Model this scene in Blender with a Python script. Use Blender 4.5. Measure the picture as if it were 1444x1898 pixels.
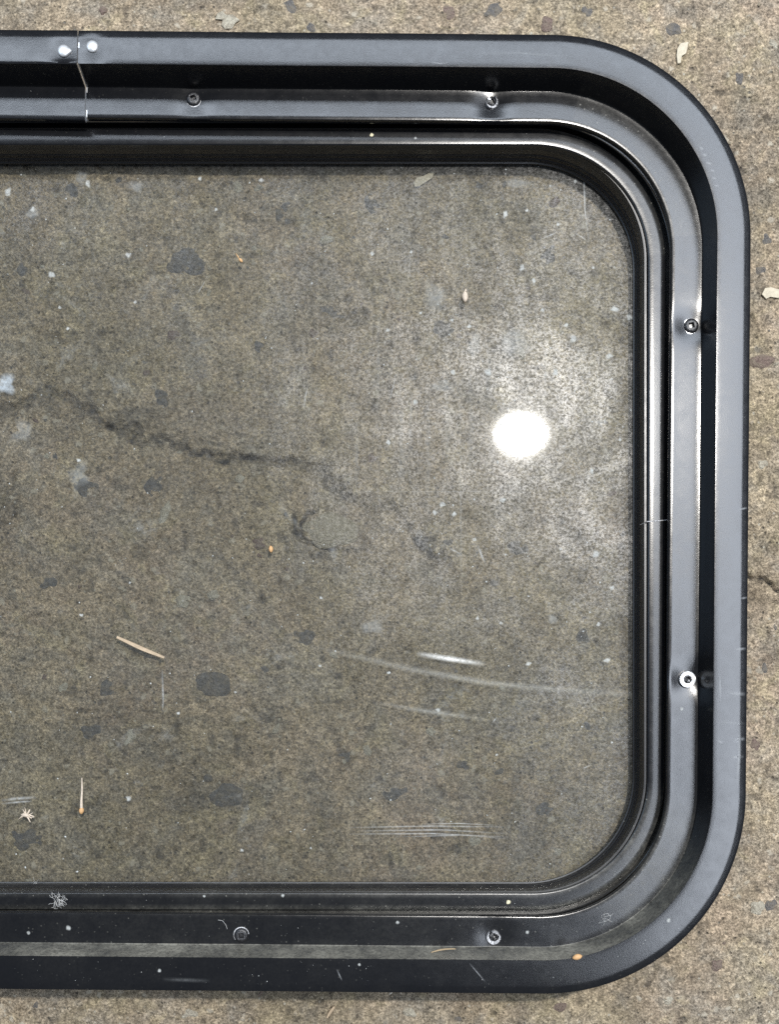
import bpy, math, random
import numpy as np
from mathutils import Vector, Matrix

random.seed(7)
RS = np.random.RandomState(11)
for o in list(bpy.data.objects):
    bpy.data.objects.remove(o, do_unlink=True)
scene = bpy.context.scene
COL = scene.collection
MM = 0.001

# ------------------------------------------------------------------ camera
CAM_H = 0.620                       # metres above the concrete, looking straight down
ZF = 50.0                           # height (mm) of the trim ring's flange above the concrete
cam_d = bpy.data.cameras.new('camera')
cam = bpy.data.objects.new('camera', cam_d)
COL.objects.link(cam)
cam.location = (0, 0, CAM_H)
cam.rotation_euler = (0, 0, 0)
cam_d.sensor_fit = 'VERTICAL'
cam_d.sensor_height = 24.0
cam_d.lens = 24.0 * 1900 / 1898
cam_d.shift_x = 37 / 1898
cam_d.shift_y = 344 / 1898
cam_d.clip_start = 0.01
cam_d.clip_end = 100
scene.camera = cam

# ------------------------------------------------------------------ world and lamps
world = bpy.data.worlds.new('World')
scene.world = world
world.use_nodes = True
world.node_tree.nodes['Background'].inputs[0].default_value = (0.85, 0.95, 1.10, 1)
world.node_tree.nodes['Background'].inputs[1].default_value = 0.11


def area_lamp(name, loc, target, sx, sy, radiance, color, shape='RECTANGLE'):
    d = bpy.data.lights.new(name, 'AREA')
    d.shape = shape
    d.size = sx
    d.size_y = sy
    a = sx * sy * (math.pi / 4 if shape == 'ELLIPSE' else 1.0)
    d.energy = radiance * math.pi * a
    d.color = color
    o = bpy.data.objects.new(name, d)
    COL.objects.link(o)
    o.location = loc
    v = Vector(target) - Vector(loc)
    o.rotation_euler = v.to_track_quat('-Z', 'Y').to_euler()
    return o


# open door of the workshop at the far side, a second opening to the right, one round lamp overhead
area_lamp('door_light', (-0.25, 3.74, 5.2), (-0.25, 3.74, 0), 6.7, 1.15, 8.2, (0.79, 0.88, 1.0))
area_lamp('side_opening_light', (2.30, 0.675, 5.2), (2.30, 0.675, 0), 1.6, 4.85, 8.6, (0.82, 0.89, 1.0))
area_lamp('left_opening_light', (-4.9, 2.6, 5.2), (-4.9, 2.6, 0), 3.6, 4.4, 3.0, (0.55, 0.75, 1.0))
area_lamp('round_lamp', (0.475, 0.825, 2.6), (0.475, 0.825, 0), 0.142, 0.106, 1650.0, (1.0, 0.965, 0.91), 'ELLIPSE')

vs = scene.view_settings
vs.view_transform = 'Standard'
vs.look = 'None'
vs.exposure = 0.0
vs.gamma = 1.0
vs.use_curve_mapping = False
scene.render.engine = 'CYCLES'
scene.cycles.max_bounces = 5
scene.cycles.caustics_reflective = False
scene.cycles.caustics_refractive = False
scene.cycles.use_denoising = False
scene.cycles.transparent_max_bounces = 16


# ------------------------------------------------------------------ helpers
def P(px, py, z=0.0):
    """photo position -> point (mm) on the horizontal level z (mm)"""
    s = 0.3 * (CAM_H * 1000 - z) / 570.0
    return ((px - 685) * s, (1293 - py) * s, z)


def link_mesh(name, me, mats, parent=None, smooth=35):
    for m in (mats if isinstance(mats, (list, tuple)) else [mats]):
        me.materials.append(m)
    if smooth:
        me.polygons.foreach_set('use_smooth', np.ones(len(me.polygons), dtype=bool))
        me.set_sharp_from_angle(angle=math.radians(smooth))
    o = bpy.data.objects.new(name, me)
    COL.objects.link(o)
    if parent is not None:
        o.parent = parent
    return o


def mesh_from(name, verts, faces, scale=MM):
    me = bpy.data.meshes.new(name)
    me.from_pydata([(v[0] * scale, v[1] * scale, v[2] * scale) for v in verts], [], faces)
    me.update()
    return me


def vnoise(x, y, seed):
    rs = np.random.RandomState(seed)
    tab = rs.rand(256, 256)
    xi = np.floor(x).astype(int)
    yi = np.floor(y).astype(int)
    fx = x - xi
    fy = y - yi
    fx = fx * fx * fx * (fx * (fx * 6 - 15) + 10)
    fy = fy * fy * fy * (fy * (fy * 6 - 15) + 10)
    a = tab[xi % 256, yi % 256]
    b = tab[(xi + 1) % 256, yi % 256]
    c = tab[xi % 256, (yi + 1) % 256]
    d = tab[(xi + 1) % 256, (yi + 1) % 256]
    return (a * (1 - fx) + b * fx) * (1 - fy) + (c * (1 - fx) + d * fx) * fy


def tag(o, label, cat, group=None):
    o['label'] = label
    o['category'] = cat
    if group:
        o['group'] = group
    return o


# ------------------------------------------------------------------ node helpers
class NT:
    def __init__(self, name):
        self.m = bpy.data.materials.new(name)
        self.m.use_nodes = True
        self.t = self.m.node_tree
        self.t.nodes.clear()
        self.out = self.n('ShaderNodeOutputMaterial')

    def n(self, typ, **kw):
        nd = self.t.nodes.new(typ)
        for k, v in kw.items():
            setattr(nd, k, v)
        return nd

    def l(self, a, b):
        self.t.links.new(a, b)

    def val(self, sock, v):
        if hasattr(v, 'links') or isinstance(v, bpy.types.NodeSocket):
            self.l(v, sock)
        elif isinstance(v, (tuple, list)) and len(v) == 3 and sock.type == 'RGBA':
            sock.default_value = (*v, 1)
        else:
            sock.default_value = v

    def coords(self):
        return self.n('ShaderNodeTexCoord').outputs['Object']

    def noise(self, vec, scale, detail=4, rough=0.55, dist=0.0, out='Fac'):
        nd = self.n('ShaderNodeTexNoise')
        self.l(vec, nd.inputs['Vector'])
        nd.inputs['Scale'].default_value = scale
        nd.inputs['Detail'].default_value = detail
        nd.inputs['Roughness'].default_value = rough
        nd.inputs['Distortion'].default_value = dist
        return nd.outputs[out]

    def voronoi(self, vec, scale, feature='F1', rnd=1.0):
        nd = self.n('ShaderNodeTexVoronoi', feature=feature)
        self.l(vec, nd.inputs['Vector'])
        nd.inputs['Scale'].default_value = scale
        nd.inputs['Randomness'].default_value = rnd
        return nd

    def ramp(self, fac, stops):
        nd = self.n('ShaderNodeValToRGB')
        cr = nd.color_ramp
        while len(cr.elements) < len(stops):
            cr.elements.new(0.5)
        for e, (p, c) in zip(cr.elements, stops):
            e.position = p
            e.color = (c, c, c, 1) if isinstance(c, (int, float)) else (*c, 1)
        self.val(nd.inputs[0], fac)
        return nd.outputs[0]

    def math(self, op, a, b=0.5, clamp=False):
        nd = self.n('ShaderNodeMath', operation=op)
        nd.use_clamp = clamp
        self.val(nd.inputs[0], a)
        self.val(nd.inputs[1], b)
        return nd.outputs[0]

    def mix(self, fac, a, b, blend='MIX'):
        nd = self.n('ShaderNodeMix', data_type='RGBA', blend_type=blend)
        self.val(nd.inputs[0], fac)
        self.val(nd.inputs[6], a)
        self.val(nd.inputs[7], b)
        return nd.outputs[2]

    def attr(self, name):
        return self.n('ShaderNodeAttribute', attribute_name=name).outputs['Fac']

    def bump(self, h, dist, strength=1.0, prev=None):
        nd = self.n('ShaderNodeBump')
        nd.inputs['Distance'].default_value = dist
        nd.inputs['Strength'].default_value = strength
        self.l(h, nd.inputs['Height'])
        if prev is not None:
            self.l(prev, nd.inputs['Normal'])
        return nd.outputs[0]

    def principled(self, color, rough, metallic=0.0, spec=0.5, normal=None):
        nd = self.n('ShaderNodeBsdfPrincipled')
        self.val(nd.inputs['Base Color'], color)
        self.val(nd.inputs['Roughness'], rough)
        self.val(nd.inputs['Metallic'], metallic)
        self.val(nd.inputs['Specular IOR Level'], spec)
        if normal is not None:
            self.l(normal, nd.inputs['Normal'])
        return nd.outputs[0]

    def done(self, shader):
        self.l(shader, self.out.inputs['Surface'])
        return self.m


def mat_concrete():
    t = NT('concrete')
    v = t.coords()
    big = t.noise(v, 7, 4, 0.6, 0.4)
    mid = t.noise(v, 38, 5, 0.62, 0.6)
    fine = t.noise(v, 210, 6, 0.68, 0.3)
    grain = t.noise(v, 780, 4, 0.75)
    c = t.mix(t.ramp(big, [(0.36, 0.0), (0.64, 1.0)]), (0.378, 0.314, 0.212), (0.384, 0.302, 0.220))
    c = t.mix(t.ramp(mid, [(0.46, 0.0), (0.66, 0.65)]), c, (0.280, 0.240, 0.190))
    yel = t.noise(v, 24, 3, 0.5)
    c = t.mix(t.ramp(yel, [(0.52, 0.0), (0.72, 0.5)]), c, (0.375, 0.315, 0.205))
    gry = t.noise(v, 17, 5, 0.65, 1.0)
    c = t.mix(t.ramp(gry, [(0.50, 0.0), (0.66, 0.65)]), c, (0.275, 0.242, 0.192))
    hue = t.noise(v, 42, 4, 0.6, 0.7)
    c = t.mix(t.ramp(hue, [(0.50, 0.0), (0.66, 0.55)]), c, (0.290, 0.262, 0.216))
    hue2 = t.noise(v, 33, 4, 0.6, 1.2)
    c = t.mix(t.ramp(hue2, [(0.54, 0.0), (0.68, 0.7)]), c, (0.400, 0.335, 0.215))
    g3 = t.noise(v, 430, 3, 0.6, 0.6)
    c = t.mix(1.0, c, t.ramp(g3, [(0.32, 0.60), (0.5, 1.0), (0.68, 1.42)]), 'MULTIPLY')
    pat = t.noise(v, 11, 3, 0.55, 0.5)
    c = t.mix(1.0, c, t.ramp(pat, [(0.34, 0.80), (0.5, 1.0), (0.66, 1.16)]), 'MULTIPLY')
    pat2 = t.noise(v, 55, 4, 0.6, 0.8)
    c = t.mix(1.0, c, t.ramp(pat2, [(0.34, 0.89), (0.5, 1.0), (0.66, 1.11)]), 'MULTIPLY')
    c = t.mix(1.0, c, t.ramp(fine, [(0.30, 0.74), (0.5, 1.0), (0.70, 1.28)]), 'MULTIPLY')
    c = t.mix(0.85, c, t.ramp(grain, [(0.30, 0.22), (0.5, 1.0), (0.70, 2.0)]), 'MULTIPLY')
    # pale and dark sand grains
    vo = t.voronoi(v, 330)
    sep = t.n('ShaderNodeSeparateColor')
    t.l(vo.outputs['Color'], sep.inputs[0])
    near = t.ramp(vo.outputs['Distance'], [(0.16, 1.0), (0.30, 0.0)])
    pale = t.math('MULTIPLY', near, t.ramp(sep.outputs[0], [(0.90, 0.0), (0.93, 1.0)]))
    dark = t.math('MULTIPLY', near, t.ramp(sep.outputs[1], [(0.86, 0.0), (0.90, 1.0)]))
    c = t.mix(t.math('MULTIPLY', pale, 0.75), c, (0.56, 0.52, 0.43))
    c = t.mix(t.math('MULTIPLY', dark, 0.7), c, (0.075, 0.068, 0.060))
    # pale lime and paint fragments, a few mm wide
    vo2 = t.voronoi(t.mix(0.012, v, t.noise(v, 60, 3, 0.6, 0, 'Color'), 'ADD'), 62)
    sep2 = t.n('ShaderNodeSeparateColor')
    t.l(vo2.outputs['Color'], sep2.inputs[0])
    frag = t.math('MULTIPLY', t.ramp(vo2.outputs['Distance'], [(0.10, 1.0), (0.22, 0.0)]),
                  t.ramp(sep2.outputs[2], [(0.70, 0.0), (0.74, 1.0)]))
    frag = t.math('MULTIPLY', frag, t.ramp(fine, [(0.40, 0.1), (0.58, 1.0)]))
    c = t.mix(t.math('MULTIPLY', frag, 0.75), c, (0.50, 0.46, 0.37))
    wv = t.mix(0.006, v, t.noise(v, 190, 3, 0.6, 0, 'Color'), 'ADD')
    vo3 = t.voronoi(wv, 150)
    sep3 = t.n('ShaderNodeSeparateColor')
    t.l(vo3.outputs['Color'], sep3.inputs[0])
    core3 = t.ramp(vo3.outputs['Distance'], [(0.18, 1.0), (0.34, 0.0)])
    chip = t.math('MULTIPLY', core3, t.ramp(sep3.outputs[0], [(0.84, 0.0), (0.88, 1.0)]))
    pit = t.math('MULTIPLY', core3, t.math('MULTIPLY', t.ramp(sep3.outputs[1], [(0.88, 0.0), (0.92, 1.0)]), t.ramp(gry, [(0.40, 0.2), (0.62, 1.0)])))
    c = t.mix(t.math('MULTIPLY', chip, 0.75), c, (0.60, 0.54, 0.43))
    c = t.mix(t.math('MULTIPLY', pit, 0.55), c, (0.115, 0.100, 0.085))
    dirt = t.attr('dirt')
    c = t.mix(t.math('MULTIPLY', dirt, t.ramp(fine, [(0.3, 1.0), (0.7, 0.45)]), True), c, (0.050, 0.045, 0.040))
    h = t.math('ADD', t.math('MULTIPLY', fine, 1.0), t.math('MULTIPLY', grain, 0.45))
    h = t.math('SUBTRACT', h, t.math('MULTIPLY', dark, 0.35))
    h = t.math('ADD', h, t.math('MULTIPLY', t.math('SUBTRACT', chip, pit), 0.22))
    nrm = t.bump(h, 0.0024, 1.0)
    return t.done(t.principled(c, 0.88, 0, 0.25, nrm))


def mat_metal(name, base=(0.0055, 0.0060, 0.0078), rough=0.20, spec=0.70):
    """black satin-painted aluminium with a film of dust where the mesh says so"""
    t = NT(name)
    v = t.coords()
    d = t.attr('dust')
    n1 = t.noise(v, 60, 6, 0.7, 0.5)
    n2 = t.noise(v, 520, 5, 0.75)
    film = t.math('MULTIPLY', d, t.ramp(n1, [(0.28, 0.35), (0.68, 1.25)]), True)
    film = t.math('MULTIPLY', film, t.ramp(n2, [(0.30, 0.25), (0.64, 1.25)]), True)
    n3 = t.noise(v, 28, 4, 0.6, 0.3)
    film = t.math('MULTIPLY', film, t.ramp(n3, [(0.35, 0.40), (0.65, 1.15)]), True)
    # scattered grains of dust
    vo = t.voronoi(v, 420)
    sep = t.n('ShaderNodeSeparateColor')
    t.l(vo.outputs['Color'], sep.inputs[0])
    sp = t.math('MULTIPLY', t.ramp(vo.outputs['Distance'], [(0.12, 1.0), (0.24, 0.0)]),
                t.ramp(sep.outputs[0], [(0.66, 0.0), (0.74, 1.0)]))
    sp = t.math('MULTIPLY', sp, t.ramp(n2, [(0.40, 0.0), (0.60, 1.0)]))
    sp = t.math('MULTIPLY', sp, t.math('ADD', t.math('MULTIPLY', d, 9.0), 0.05, True))
    f = t.math('MAXIMUM', film, t.math('MULTIPLY', sp, 0.75))
    c = t.mix(f, base, (0.31, 0.30, 0.255))
    r = t.math('ADD', t.math('MULTIPLY', t.noise(v, 140, 5, 0.7), 0.16), rough - 0.08)
    r = t.math('ADD', r, t.math('MULTIPLY', f, 0.5), True)
    nrm = t.bump(t.noise(v, 1300, 2, 0.6), 0.00010, 0.22)
    return t.done(t.principled(c, r, 0.0, spec, nrm))


def mat_simple(name, color, rough, metallic=0.0, spec=0.5, vary=0.25, scale=300, bump=0.0):
    t = NT(name)
    v = t.coords()
    n = t.noise(v, scale, 4, 0.65)
    c = t.mix(1.0, color, t.ramp(n, [(0.25, 1 - vary), (0.5, 1.0), (0.75, 1 + vary)]), 'MULTIPLY')
    nrm = t.bump(n, bump, 1.0) if bump else None
    return t.done(t.principled(c, rough, metallic, spec, nrm))


def mat_glass():
    t = NT('tinted_glass')
    v = t.coords()
    tr = t.n('ShaderNodeBsdfTransparent')
    tr.inputs[0].default_value = (0.858, 0.866, 0.856, 1)
    sharp = t.n('ShaderNodeBsdfGlossy')
    sharp.inputs['Roughness'].default_value = 0.025
    fr = t.n('ShaderNodeFresnel')
    fr.inputs['IOR'].default_value = 1.5
    s = t.n('ShaderNodeMixShader')
    t.l(fr.outputs[0], s.inputs[0])
    t.l(tr.outputs[0], s.inputs[1])
    t.l(sharp.outputs[0], s.inputs[2])
    # greasy film: a wide soft highlight, broken up by the grime
    g = t.noise(v, 420, 5, 0.75)
    bl = t.noise(v, 16, 5, 0.65, 0.8)
    soft = t.n('ShaderNodeBsdfGlossy')
    soft.inputs['Roughness'].default_value = 0.30
    t.l(t.bump(g, 0.0006, 0.20), soft.inputs['Normal'])
    g2 = t.noise(v, 750, 3, 0.7)
    k = t.math('MULTIPLY', t.ramp(g2, [(0.40, 0.3), (0.62, 2.1)]), 0.0185)
    mp = t.n('ShaderNodeMapping')
    mp.inputs['Scale'].default_value = (1.0, 0.22, 1.0)
    t.l(v, mp.inputs['Vector'])
    st = t.noise(mp.outputs[0], 75, 4, 0.65, 0.3)
    k = t.math('MULTIPLY', k, t.ramp(bl, [(0.32, 0.3), (0.68, 1.6)]))
    k = t.math('MULTIPLY', k, t.ramp(st, [(0.36, 0.75), (0.64, 1.25)]))
    s2 = t.n('ShaderNodeMixShader')
    t.l(k, s2.inputs[0])
    t.l(s.outputs[0], s2.inputs[1])
    t.l(soft.outputs[0], s2.inputs[2])
    # dust: fine film and dried blotches
    dif = t.n('ShaderNodeBsdfDiffuse')
    dif.inputs[0].default_value = (0.55, 0.58, 0.58, 1)
    b2 = t.noise(v, 34, 6, 0.7, 0.6)
    blot = t.ramp(b2, [(0.60, 0.0), (0.78, 0.30)])
    film = t.math('ADD', t.math('MULTIPLY', t.ramp(g, [(0.35, 0.0), (0.75, 0.10)]), 0.6), t.math('MULTIPLY', blot, t.ramp(g, [(0.35, 0.2), (0.65, 1.0)])), True)
    s3 = t.n('ShaderNodeMixShader')
    t.l(film, s3.inputs[0])
    t.l(s2.outputs[0], s3.inputs[1])
    t.l(dif.outputs[0], s3.inputs[2])
    return t.done(s3.outputs[0])


def mat_glass_back():
    t = NT('tinted_glass_underside')
    tr = t.n('ShaderNodeBsdfTransparent')
    tr.inputs[0].default_value = (0.858, 0.866, 0.856, 1)
    gl = t.n('ShaderNodeBsdfGlossy')
    gl.inputs['Roughness'].default_value = 0.03
    mx = t.n('ShaderNodeMixShader')
    mx.inputs[0].default_value = 0.03
    t.l(tr.outputs[0], mx.inputs[1])
    t.l(gl.outputs[0], mx.inputs[2])
    return t.done(mx.outputs[0])


def mat_mark(name, color, strength, streak=True, nscale=900):
    """a dry mark or painted glare streak on the glass; thin at its rim (UV), broken by fine noise"""
    t = NT(name)
    uv = t.n('ShaderNodeUVMap').outputs[0]
    sep = t.n('ShaderNodeSeparateXYZ')
    t.l(uv, sep.inputs[0])
    v = t.coords()

    def tent(s):
        a = t.math('ABSOLUTE', t.math('SUBTRACT', t.math('MULTIPLY', s, 2.0), 1.0))
        return t.math('SUBTRACT', 1.0, a, True)
    a = t.math('POWER', tent(sep.outputs[1]), 1.2)
    if streak:
        b = t.math('POWER', tent(sep.outputs[0]), 0.8)
        a = t.math('MULTIPLY', a, b)
    a = t.math('MULTIPLY', a, t.ramp(t.noise(v, nscale, 4, 0.7), [(0.3, 0.35), (0.65, 1.2)]))
    a = t.math('MULTIPLY', a, strength, True)
    tr = t.n('ShaderNodeBsdfTransparent')
    di = t.n('ShaderNodeBsdfDiffuse')
    di.inputs[0].default_value = (*color, 1)
    mx = t.n('ShaderNodeMixShader')
    t.l(a, mx.inputs[0])
    t.l(tr.outputs[0], mx.inputs[1])
    t.l(di.outputs[0], mx.inputs[2])
    return t.done(mx.outputs[0])


M_CONC = mat_concrete()
M_RING = mat_metal('black_painted_aluminium')
M_FRAME = mat_metal('black_frame_aluminium', (0.0055, 0.0060, 0.0076), 0.225, 0.62)
M_SEAL = mat_metal('black_rubber', (0.007, 0.007, 0.009), 0.34, 0.6)
M_BARE = mat_simple('bare_aluminium', (0.62, 0.62, 0.62), 0.38, 0.75, 0.5, 0.2, 500)
M_WORN = mat_simple('worn_zinc', (0.55, 0.55, 0.56), 0.42, 0.45, 0.5, 0.55, 900, 0.0006)
M_DULL = mat_simple('dull_steel', (0.10, 0.10, 0.105), 0.4, 0.3, 0.5, 0.5, 900, 0.0004)
M_RIVET = mat_simple('rivet_aluminium', (0.74, 0.76, 0.78), 0.36, 0.55, 0.5, 0.10, 400, 0.0001)
M_BLACKSCREW = mat_simple('black_screw_steel', (0.014, 0.014, 0.016), 0.36, 0.0, 0.7, 0.5, 700, 0.0003)
M_SPLICE = mat_simple('dark_splice_metal', (0.05, 0.05, 0.055), 0.4, 0.3, 0.5)
M_GLASS = mat_glass()
M_GLASS_B = mat_glass_back()
def mat_stone(name, color):
    t = NT(name)
    v = t.n('ShaderNodeNewGeometry').outputs['Position']
    n = t.noise(v, 260, 5, 0.7)
    g = t.noise(v, 900, 3, 0.7)
    c = t.mix(1.0, color, t.ramp(g, [(0.25, 0.55), (0.5, 1.0), (0.75, 1.5)]), 'MULTIPLY')
    c = t.mix(t.ramp(n, [(0.43, 0.0), (0.64, 0.62)]), c, (0.310, 0.265, 0.200))
    return t.done(t.principled(c, 0.88, 0, 0.25, t.bump(t.math('ADD', n, g), 0.0018, 1.0)))


M_STONE_D = mat_stone('dark_aggregate', (0.165, 0.158, 0.152))
M_STONE_L = mat_stone('pale_aggregate', (0.56, 0.52, 0.42))
M_STONE_B = mat_stone('bedded_cobble', (0.44, 0.395, 0.30))
M_STONE_R = mat_stone('reddish_aggregate', (0.235, 0.175, 0.150))
M_WOOD = mat_simple('pale_wood', (0.50, 0.39, 0.27), 0.7, 0, 0.3, 0.22, 500, 0.0004)
M_SEED = mat_simple('orange_seed', (0.66, 0.40, 0.19), 0.55, 0, 0.4, 0.15, 500)
M_HUSK = mat_simple('pale_husk', (0.66, 0.56, 0.45), 0.65, 0, 0.4, 0.25, 600)
M_CREAM = mat_simple('cream_flake', (0.60, 0.54, 0.42), 0.8, 0, 0.3, 0.18, 500, 0.0004)
M_WHITE = mat_simple('pale_dust', (0.60, 0.62, 0.60), 0.85, 0, 0.2, 0.25, 600)
M_LINT = mat_simple('white_lint', (0.70, 0.70, 0.68), 0.8, 0, 0.2, 0.1, 500)
M_GRIT = mat_simple('grit', (0.40, 0.345, 0.26), 0.85, 0, 0.3, 0.7, 90)
M_STREAK = mat_mark('scratch_haze', (0.80, 0.80, 0.74), 0.24)
M_STREAK_B = mat_mark('scratch_bright', (0.92, 0.92, 0.88), 1.1)
M_SCRATCH = mat_mark('scratch_fine', (0.76, 0.78, 0.77), 0.46, True, 420)
M_SCUFF = mat_mark('scuff', (0.62, 0.64, 0.66), 0.45)
M_DROP = mat_mark('yellowish_drop', (0.78, 0.72, 0.50), 2.2, False, 300)
M_GLARE = mat_mark('glare_streak', (0.70, 0.73, 0.73), 0.09, True, 330)
M_FAINT = mat_mark('scratch_faint', (0.75, 0.78, 0.78), 0.10)
M_SPOT = mat_mark('dried_spot', (0.60, 0.62, 0.60), 0.75, False, 700)
M_BLOTCH = mat_mark('dried_blotch', (0.70, 0.74, 0.74), 0.17, False, 260)
M_BLUEBLOTCH = mat_mark('bluish_blotch', (0.66, 0.74, 0.80), 0.55, False, 300)


# ------------------------------------------------------------------ concrete ground
def seg_dist(X, Y, pts):
    best = np.full(X.shape, 1e9)
    for (x0, y0), (x1, y1) in zip(pts[:-1], pts[1:]):
        dx, dy = x1 - x0, y1 - y0
        L2 = dx * dx + dy * dy + 1e-9
        tt = np.clip(((X - x0) * dx + (Y - y0) * dy) / L2, 0, 1)
        best = np.minimum(best, np.hypot(X - x0 - tt * dx, Y - y0 - tt * dy))
    return best


def build_ground():
    def axis(a, b, step):
        core = np.arange(a, b, step)
        out = []
        s, p = step * 1.6, 0.0
        while p < 1500:
            p += s
            out.append(p)
            s *= 1.35
        out = np.array(out)
        return np.concatenate([(a - out)[::-1], core, core[-1] + out])
    xs = axis(-235.0, 262.0, 0.9)
    ys = axis(-212.0, 436.0, 0.9)
    X, Y = np.meshgrid(xs, ys)
    Xs, Ys = X + 5000, Y + 5000
    wx = X + 8 * (vnoise(Xs / 14, Ys / 14, 31) - 0.5) + 4.5 * (vnoise(Xs / 4, Ys / 4, 32) - 0.5)
    wy = Y + 8 * (vnoise(Xs / 14, Ys / 14, 33) - 0.5) + 4.5 * (vnoise(Xs / 4, Ys / 4, 34) - 0.5)
    H = 0.9 * (vnoise(Xs / 55, Ys / 55, 1) - 0.5) + 0.55 * (vnoise(Xs / 17, Ys / 17, 2) - 0.5)
    rough = 0.5 + 1.2 * vnoise(Xs / 60, Ys / 60, 6)
    H += rough * (0.62 * (vnoise(Xs / 6.3, Ys / 6.3, 3) - 0.5) + 0.62 * (vnoise(Xs / 2.7, Ys / 2.7, 4) - 0.5))
    pits = np.clip(vnoise(Xs / 5.2, Ys / 5.2, 5) - 0.80, 0, 1) * 5
    H -= pits * 0.9
    dirt = np.clip(pits * 0.8, 0, 1)

    def px(l):
        return [P(a, b)[:2] for a, b in l]
    cracks = [
        ([(-60, 775), (21, 759), (60, 744), (96, 730), (145, 757), (187, 777), (241, 769)], 1.5, 2.7, 0.9),
        ([(200, 776), (258, 807), (307, 825), (357, 840), (395, 855), (457, 848), (499, 855), (540, 860)], 1.6, 2.5, 0.95),
        ([(540, 962), (548, 985), (561, 1000), (600, 1018), (680, 1022)], 1.3, 1.3, 0.95),
        ([(560, 995), (556, 972), (566, 952), (584, 950)], 1.4, 1.3, 0.95),
        ([(500, 850), (600, 880), (690, 935), (745, 945), (775, 985), (795, 1028), (840, 1036)], 1.5, 2.9, 0.9),
        ([(1340, 1066), (1392, 1070), (1425, 1080), (1470, 1086)], 1.6, 1.6, 0.9),
        ([(1395, 1110), (1430, 1120), (1470, 1118)], 0.8, 2.2, 0.5),
        ([(600, 580), (640, 596), (665, 590)], 0.6, 2.2, 0.5),
        ([(195, 1150), (205, 1180), (190, 1200)], 0.6, 2.0, 0.5),
        ([(265, 1590), (272, 1612), (290, 1625)], 0.5, 1.6, 0.45),
    ]
    for pts, depth, w, dk in cracks:
        near_stone = 530 < pts[0][0] < 565
        d = seg_dist(X + 0.25 * (wx - X), Y + 0.25 * (wy - Y), px(pts)) if near_stone else seg_dist(wx, wy, px(pts))
        mod = 0.75 + 0.6 * vnoise(Xs / 9, Ys / 9, 41)
        H -= 2.1 * depth * mod * np.exp(-(d / w) ** 2)
        dirt = np.maximum(dirt, 1.15 * dk * np.clip(mod, 0.4, 1.1) * np.exp(-(d / (w * 1.05)) ** 2) * (0.42 + 1.3 * vnoise(Xs / 3.1, Ys / 3.1, 42) * vnoise(Xs / 19, Ys / 19, 43) * 1.5))
    # spalled patch to the right of the crack
    cx, cy = P(700, 930)[:2]
    r = np.hypot((wx - cx) / 46.0, (wy - cy) / 24.0)
    patch = 1 / (1 + np.exp((r - 1) * 9))
    H -= 0.7 * patch * (0.6 + 0.8 * vnoise(Xs / 4, Ys / 4, 51))
    dirt = np.maximum(dirt, 0.40 * patch * vnoise(Xs / 8, Ys / 8, 52))
    # large worn-in lump next to the spall
    cx, cy = P(612, 982)[:2]
    r = np.hypot((wx - cx) / 16.5, (wy - cy) / 10.5)
    H += 0.9 * np.clip(1 - r ** 2, 0, 1)
    fade = np.clip((1400 - np.maximum(np.abs(X), np.abs(Y))) / 800, 0, 1)
    H *= fade
    H -= max(0.0, float(np.percentile(H, 99.9)))         # the peaks just touch level 0
    ny, nx = X.shape
    co = np.stack([X * MM, Y * MM, H * MM], -1).reshape(-1, 3)
    idx = np.arange(nx * ny).reshape(ny, nx)
    q = np.stack([idx[:-1, :-1], idx[:-1, 1:], idx[1:, 1:], idx[1:, :-1]], -1).reshape(-1, 4)
    me = bpy.data.meshes.new('concrete_ground')
    me.vertices.add(len(co))
    me.vertices.foreach_set('co', co.ravel())
    me.loops.add(q.size)
    me.loops.foreach_set('vertex_index', q.ravel().astype(np.int32))
    me.polygons.add(len(q))
    me.polygons.foreach_set('loop_start', np.arange(0, q.size, 4, dtype=np.int32))
    me.update(calc_edges=True)
    at = me.attributes.new('dirt', 'FLOAT', 'POINT')
    at.data.foreach_set('value', dirt.ravel().astype(np.float32))
    o = link_mesh('concrete_ground', me, M_CONC, smooth=180)
    o['kind'] = 'structure'

    def height(x, y):
        i = int(np.clip(np.searchsorted(xs, x), 0, nx - 1))
        j = int(np.clip(np.searchsorted(ys, y), 0, ny - 1))
        return float(H[j, i])
    return o, height


GROUND, gz = build_ground()


def blob_mesh(name, rx, ry, rz, seed, seg=14, rings=5, jag=0.22):
    """flattened irregular stone / flake, base at z = 0 (mm)"""
    rs = np.random.RandomState(seed)
    ph = rs.rand(4) * 6.28
    am = rs.rand(4) * jag
    vs_, fs = [], []
    for k in range(rings):
        t = k / rings * math.pi / 2
        for i in range(seg):
            a = 2 * math.pi * i / seg
            rr = 1 + sum(am[j] * math.sin((j + 2) * a + ph[j]) * 0.6 for j in range(4))
            w = math.cos(t) ** 0.8
            vs_.append((rx * rr * w * math.cos(a), ry * rr * w * math.sin(a),
                        rz * math.sin(t) * (1 + 0.15 * math.sin(3 * a + ph[1]))))
    vs_.append((0, 0, rz))
    for k in range(rings - 1):
        for i in range(seg):
            j = (i + 1) % seg
            fs.append((k * seg + i, k * seg + j, (k + 1) * seg + j, (k + 1) * seg + i))
    top = len(vs_) - 1
    for i in range(seg):
        fs.append(((rings - 1) * seg + i, (rings - 1) * seg + (i + 1) % seg, top))
    fs.append(tuple(range(seg))[::-1])
    return mesh_from(name, vs_, fs)


def place(o, x, y, z, rz=0.0):
    o.location = (x * MM, y * MM, z * MM)
    o.rotation_euler = (0, 0, rz)


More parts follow.
